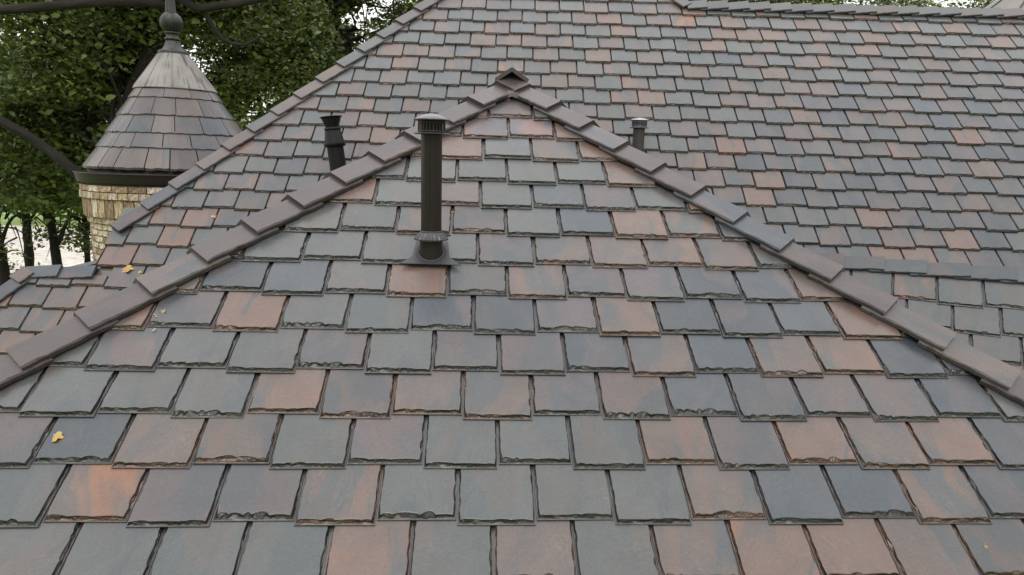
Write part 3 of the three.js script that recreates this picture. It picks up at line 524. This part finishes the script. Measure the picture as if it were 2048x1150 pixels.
// ---------------------------------------------------------------- trees
const barkMap = paint(256, 256, true, (i, j) => { const a = vn(i * 0.16 + 3 * vn(j * 0.03, i * 0.02, 3), j * 0.03, 14), b = hash(i, j, 4); const c = 19 + 28 * a + 8 * b; return [c * 1.05, c * 0.95, c * 0.84]; });
const barkMat = std(0xffffff, 0.95, { map: barkMap, bumpMap: barkMap, bumpScale: 0.03 });
function limbGeo(pts, r0, r1, seed) { // tapered, slightly knotted branch through points
  const c = new THREE.CatmullRomCurve3(pts), n = r0 > 0.065 ? Math.max(8, Math.round(c.getLength() / 0.14)) : 7, seg = r0 > 0.065 ? 14 : 5, fr = c.computeFrenetFrames(n), pos = [], uv = [], idx = [];
  for (let i = 0; i <= n; i++) { const t = i / n, p = c.getPointAt(t), R = (r0 + (r1 - r0) * t); for (let k = 0; k <= seg; k++) { const a = k / seg * 2 * Math.PI, w = R * (1 + 0.3 * (vn(t * c.getLength() * 1.4, Math.cos(a) * 1.3 + 5, seed) - 0.5) + 0.35 * (vn(t * c.getLength() * 5, Math.cos(a) * 2 + Math.sin(a) * 1.7 + 5, seed + 3) - 0.5)); const q = p.clone().addScaledVector(fr.normals[i], Math.cos(a) * w).addScaledVector(fr.binormals[i], Math.sin(a) * w); pos.push(...q.toArray()); uv.push(k / seg * 2, t * c.getLength() * 0.8); } }
  for (let i = 0; i < n; i++) for (let k = 0; k < seg; k++) { const a = i * (seg + 1) + k, b = a + seg + 1; idx.push(a, b, a + 1, b, b + 1, a + 1); }
  const g = new THREE.BufferGeometry(); g.setAttribute('position', new THREE.Float32BufferAttribute(pos, 3)); g.setAttribute('uv', new THREE.Float32BufferAttribute(uv, 2)); g.setIndex(idx); g.computeVertexNormals(); return g;
}
function sprigGeo(seed, n, spread, len) { // a spray of separate leaves
  const r = rng(seed), pos = [];
  for (let i = 0; i < n; i++) {
    const c = V(r() - 0.5, (r() - 0.5) * 0.75, r() - 0.5).multiplyScalar(2 * spread), e = new THREE.Euler((r() - 0.5) * 1.7, r() * 6.28, (r() - 0.5) * 1.5), l = len * (0.7 + r() * 0.6), w = l * (0.42 + r() * 0.2);
    const P = [[0, 0, 0], [w * 0.5, 0.012, l * 0.35], [w * 0.42, 0.01, l * 0.7], [0, -0.01, l], [-w * 0.42, 0.01, l * 0.7], [-w * 0.5, 0.012, l * 0.35]].map(p => V(...p).applyEuler(e).add(c).toArray());
    for (const [a, b, d] of [[0, 1, 5], [1, 2, 5], [2, 4, 5], [2, 3, 4]]) pos.push(...P[a], ...P[b], ...P[d]);
  }
  return geoFrom(pos);
}
const leafMat = new THREE.MeshPhysicalMaterial({ roughness: 0.6, side: THREE.DoubleSide, transmission: 0.38, thickness: 0 }); leafMat.color.setRGB(1, 1, 1);
const plainLeaf = std([1, 1, 1], 0.7);
const sprigs = [sprigGeo(3, 20, 0.24, 0.105), sprigGeo(4, 20, 0.3, 0.12)];
function crown(parent, lobes, count, seed, tone, open = 0.44) { // lobes in world space [x,y,z,rx,ry,rz]
  const r = rng(seed), vol = lobes.map(l => Math.pow(l[3] * l[4] * l[5], 0.75)), tot = vol.reduce((a, b) => a + b, 0), far = parent.position.z > -14.5 && parent.name.startsWith('background'), m = new THREE.InstancedMesh(sprigs[seed % 2], far ? plainLeaf : leafMat, count), M = new THREE.Matrix4(), c = new THREE.Color();
  let k = 0, guard = 0;
  while (k < count && guard++ < count * 12) {
    let x = r() * tot, i = 0; while (i < vol.length - 1 && (x -= vol[i]) > 0) i++;
    const l = lobes[i], d = V(r() * 2 - 1, r() * 2 - 1, r() * 2 - 1); if (d.lengthSq() > 1 || d.lengthSq() < 0.1) continue;
    const p = V(l[0] + d.x * l[3], l[1] + d.y * l[4], l[2] + d.z * l[5]);
    const gap = vn(p.x * 0.8 + 31, p.y * 0.95 + p.z * 0.35, seed) * 0.5 + vn(p.x * 1.8 + 7, p.y * 2.2 + p.z * 0.9, seed + 1) * 0.5;
    if (gap < open + (r() - 0.5) * 0.03) continue; // leaves hang in clumps with open air between
    M.compose(p.clone().sub(parent.position), new THREE.Quaternion().setFromEuler(new THREE.Euler((r() - 0.5) * 0.9, r() * 6.28, (r() - 0.5) * 0.9)), V(1, 1, 1).multiplyScalar((far ? 2.1 : 1) * (0.6 + r() * r() * 1.2)));
    m.setMatrixAt(k, M);
    const hue = r(), b = (0.75 + r() * 0.5) * tone; // every sprig's hue is drawn at random, wherever it grows
    c.setRGB((0.06 + 0.12 * hue) * b, (0.1 + 0.11 * hue) * b, (0.026 + 0.016 * hue) * b); m.setColorAt(k, c); k++;
  }
  m.count = k; m.name = 'crown'; m.castShadow = m.receiveShadow = true; m.userData.kind = 'stuff'; parent.add(m); return m;
}
function branches(base, from, lobes, seed) { // thin boughs and twigs running out into the crown
  const r = rng(seed + 500), list = [], start = new THREE.CatmullRomCurve3(from);
  for (const l of lobes) for (let i = 0; i < 4; i++) {
    const a = start.getPointAt(0.55 + 0.43 * r()), e = V(l[0] + (r() - 0.5) * 1.5 * l[3], l[1] + (r() - 0.5) * 1.5 * l[4], l[2] + (r() - 0.5) * 1.5 * l[5]).sub(base), pts = [a];
    for (let k = 1; k <= 4; k++) pts.push(a.clone().lerp(e, k / 4).add(V(r() - 0.5, r() - 0.35, r() - 0.5).multiplyScalar(0.7)));
    const w = 0.03 + 0.03 * r(); list.push(limbGeo(pts, w, 0.008, seed + i));
    for (let t = 0; t < 3; t++) { const s = pts[2 + (t % 3)], q = V(r() - 0.5, r() - 0.4, r() - 0.5).multiplyScalar(2.2); list.push(limbGeo([s, s.clone().addScaledVector(q, 0.45).add(V(0, 0.15, 0)), s.clone().add(q)], w * 0.5, 0.005, seed + t)); }
  }
  return mergeGeometries(list);
}
function tree(name, label, base, trunk, r0, r1, limbs, lobes, count, seed, tone = 1, group = 'trees round the house', open) {
  const t = root(name, base, label, 'tree', group), loc = ps => ps.map(p => V(...p).sub(base));
  mesh('trunk', limbGeo(loc(trunk), r0, r1, seed), barkMat, t);
  limbs.forEach((l, i) => mesh('limb', limbGeo(loc(l[0]), l[1], l[2], seed + i), barkMat, t));
  if (name !== 'background_tree') mesh('branches', branches(base, loc(trunk), lobes, seed), barkMat, t);
  crown(t, lobes, count, seed, tone, open); return t;
}
const ray = (rx, ry, D) => [rx * D, 7 + ry * D, -D];
// great oak behind the round tower
tree('oak_tree', 'great oak with thick dark limbs spreading behind the round tower', V(-7.9, 0, -13), [[-7.9, 0, -13], [-8, 3.5, -13], [-8.0, 6.4, -13.2], [-7.2, 9, -13.8], [-6.0, 11.5, -14.2]], 0.34, 0.17, [
  [[[-8.0, 5.9, -13.1], ray(-0.66, -0.036, 12.6), ray(-0.71, 0.004, 12.4), ray(-0.763, 0.035, 12.2), ray(-0.86, 0.1, 12)], 0.1, 0.075],
  [[[-6.9, 9.7, -13.9], ray(-0.528, 0.205, 12.4), ray(-0.63, 0.2, 12), ray(-0.745, 0.189, 11.6), ray(-0.86, 0.17, 11.2)], 0.08, 0.066],
  [[[-6.5, 10.6, -14], ray(-0.49, 0.217, 13), ray(-0.463, 0.2, 12.8), ray(-0.429, 0.203, 12.6), ray(-0.36, 0.215, 12.5)], 0.08, 0.05],
  [[ray(-0.455, 0.2, 12.8), ray(-0.447, 0.187, 12.8), ray(-0.43, 0.16, 12.9), ray(-0.4, 0.15, 13), ray(-0.37, 0.165, 13.2)], 0.05, 0.02],
  [[ray(-0.62, -0.02, 13), ray(-0.58, -0.005, 13.2), ray(-0.53, 0.0, 13.4)], 0.05, 0.02],
], [[-9.8, 9.2, -13.6, 2.4, 1.6, 1.7], [-6.6, 9.4, -15, 2.5, 1.7, 1.7], [-8.6, 7.5, -15.2, 2.3, 1.3, 1.5], [-11.4, 7.0, -14.6, 2.0, 1.5, 1.7], [-5.4, 8.1, -15.6, 1.8, 1.2, 1.4], [-7.6, 11, -13.4, 3.2, 1.1, 2.0], [-9.8, 6.1, -15.4, 1.6, 0.7, 1.2]], 6800, 3, 1.2, undefined, 0.45);
tree('oak_tree', 'spreading oak behind the left hip of the main roof', V(-3.4, 0, -17), [[-3.4, 0, -17], [-3.5, 4, -17], [-3.9, 8, -17], [-4.6, 10.6, -16.8]], 0.36, 0.16, [
  [[[-3.8, 7.6, -17], ray(-0.29, 0.138, 15.6), ray(-0.332, 0.111, 15.2), ray(-0.357, 0.12, 15), ray(-0.369, 0.15, 14.8), ray(-0.39, 0.18, 14.8)], 0.13, 0.05],
  [[[-3.8, 8, -17], ray(-0.2, 0.16, 15.8), ray(-0.12, 0.21, 15.5)], 0.12, 0.05],
  [[[-4.2, 9.4, -16.9], ray(-0.29, 0.19, 16), ray(-0.25, 0.215, 15.6)], 0.07, 0.03],
], [[-5.4, 9.5, -17, 2.4, 1.8, 1.6], [-2.6, 10.2, -17.4, 2.3, 1.7, 1.7], [-4.2, 7.6, -17.6, 2.5, 1.5, 1.4], [-1.4, 11.0, -18, 2.0, 1.4, 1.6], [-4.4, 11.6, -16.6, 2.6, 1.1, 1.8]], 6000, 4, 1.3, undefined, 0.43);
// slim trees on the lawn edge, trunks against the bright driveway
[[-0.785, 17, 0.2, 'thick dark trunked tree at the far end of the trunk row by the driveway'], [-0.748, 18.5, 0.14, 'dark trunked tree standing second in the trunk row by the driveway'], [-0.697, 17.6, 0.13, 'straight trunked tree standing mid row between driveway and tower'], [-0.658, 18.4, 0.09, 'slender tree in the trunk row right beside the brick tower']].forEach(([rx, D, R, label], i) => {
  const x = rx * D, z = -D;
  tree('slim_tree', label, V(x, 0, z), [[x - 0.1, 0, z], [x, 2.5, z], [x + 0.12 * (i % 2 ? 1 : -1), 5, z], [x, 9, z + 0.2]], R, R * 0.6, [[[[x, 4.4, z], [x + 0.7, 5.2, z + 0.4], [x + 1.5, 5.5, z + 0.6]], 0.05, 0.02], [[[x, 5, z], [x - 0.8, 5.6, z + 0.2], [x - 1.5, 6, z + 0.4]], 0.05, 0.02]],
    [[x, 7, z - 0.2, 1.6, 1.3, 1.2], [x + 0.3, 5.9, z + 0.5, 1.1, 0.6, 0.8], [x - 0.5, 8.6, z, 1.7, 1.3, 1.3], [x + 0.4, 4.6, z + 0.4, 0.7, 0.4, 0.5]], 620, 10 + i, 1.25, undefined, 0.47);
});
// wood beyond, and crowns that just clear the main ridge
[[-44, -62, 13], [-35, -66, 12], [-27, -63, 12], [-20, -62, 13], [-11, -30, 8.6], [-4, -29, 9.5], [6, -26, 14.5], [10, -27, 15], [14, -26, 14], [18.5, -25, 15]].forEach(([x, z, h], i) => {
  const L = ['broad tree at the far end of the wood across the driveway', 'rounded tree second along the wood across the driveway', 'tree third along the wood across the driveway', 'tree across the driveway in line with the brick tower', 'low round tree behind the great oak', 'tree behind the spreading oak', 'tree crown clearing the peak end of the main ridge', 'tree crown clearing the middle of the main ridge', 'tree crown clearing the main ridge beside the far lead cone', 'tree crown beyond the far lead cone'][i], k = i < 4 ? 1.5 : 1;
  tree('background_tree', L, V(x, 0, z), [[x, 0, z], [x + 0.2, h * 0.4, z], [x, h * 0.8, z]], 0.3, 0.12, [], [[x, h * 0.68, z, 3.1 * k, h * 0.27, 2.4], [x + 1.2, h * 0.88, z, 2.3 * k, h * 0.17, 2], [x - 1.6, h * 0.84, z + 0.6, 2.2 * k, h * 0.17, 2]].concat(i < 4 ? [[x, h * 0.3, z + 1, 4.5, h * 0.25, 2]] : []), i < 4 ? 2600 : i > 5 ? 2400 : 1500, 30 + i, 1.25, 'trees of the wood round the house', i > 5 ? 0.36 : 0.44);
});
// unseen trees added round the plot to darken the horizon the slate edges mirror
[[15, -14, 15], [16.5, -6, 16], [14.5, 2, 15], [13, 10, 16], [5, 15, 15], [-4, 17, 16], [-12, 14, 15], [-17, 6, 14]].forEach(([x, z, h], i) => {
  const L = ['added unseen tree right of the main ridge end', 'added unseen tall tree facing the right wing', 'added unseen tree diagonally right of the front roof', 'added unseen tall tree at the front right corner of the plot', 'added unseen tree straight before the front roof', 'added unseen tall tree before the left half of the front roof', 'added unseen tree at the front left corner of the plot', 'added unseen tall tree left of the front roof', 'added unseen tree left of the round tower'][i];
  tree('background_tree', L, V(x, 0, z), [[x, 0, z], [x + 0.2, h * 0.4, z], [x, h * 0.8, z]], 0.35, 0.14, [], [[x, h * 0.6, z, 3.6, h * 0.3, 3.6], [x + 1.4, h * 0.85, z, 2.6, h * 0.17, 2.6], [x - 1.4, h * 0.82, z + 1, 2.6, h * 0.17, 2.6]], 480, 70 + i, 0.8, 'trees of the wood round the house', 0.4);
});
// shrubs below the trunks
[[-14.6, -18.5, 1.35], [-12.4, -19, 1.1]].forEach(([x, z, s], i) => { const b = root('shrub', V(x, 0, z), ['broad leafy shrub at the foot of the thick dark trunk', 'low leafy shrub at the foot of the straight trunk'][i], 'shrub', 'shrubs under the trees'); for (let k = 0; k < 5; k++) mesh('stem', limbGeo([V(0, 0, 0), V((k - 2) * 0.15, 0.6 * s, 0.1 * (k % 2)), V((k - 2) * 0.35, 1.4 * s, 0.1)], 0.03, 0.012, 60 + k), barkMat, b); crown(b, [[x, 1.5 * s, z, 1.2 * s, 1.3 * s, 1.0 * s]], 420, 50 + i, 1); });

scene.traverse(o => { if (o.isMesh) { o.castShadow = true; o.receiveShadow = true; } });
renderer.render(scene, camera);
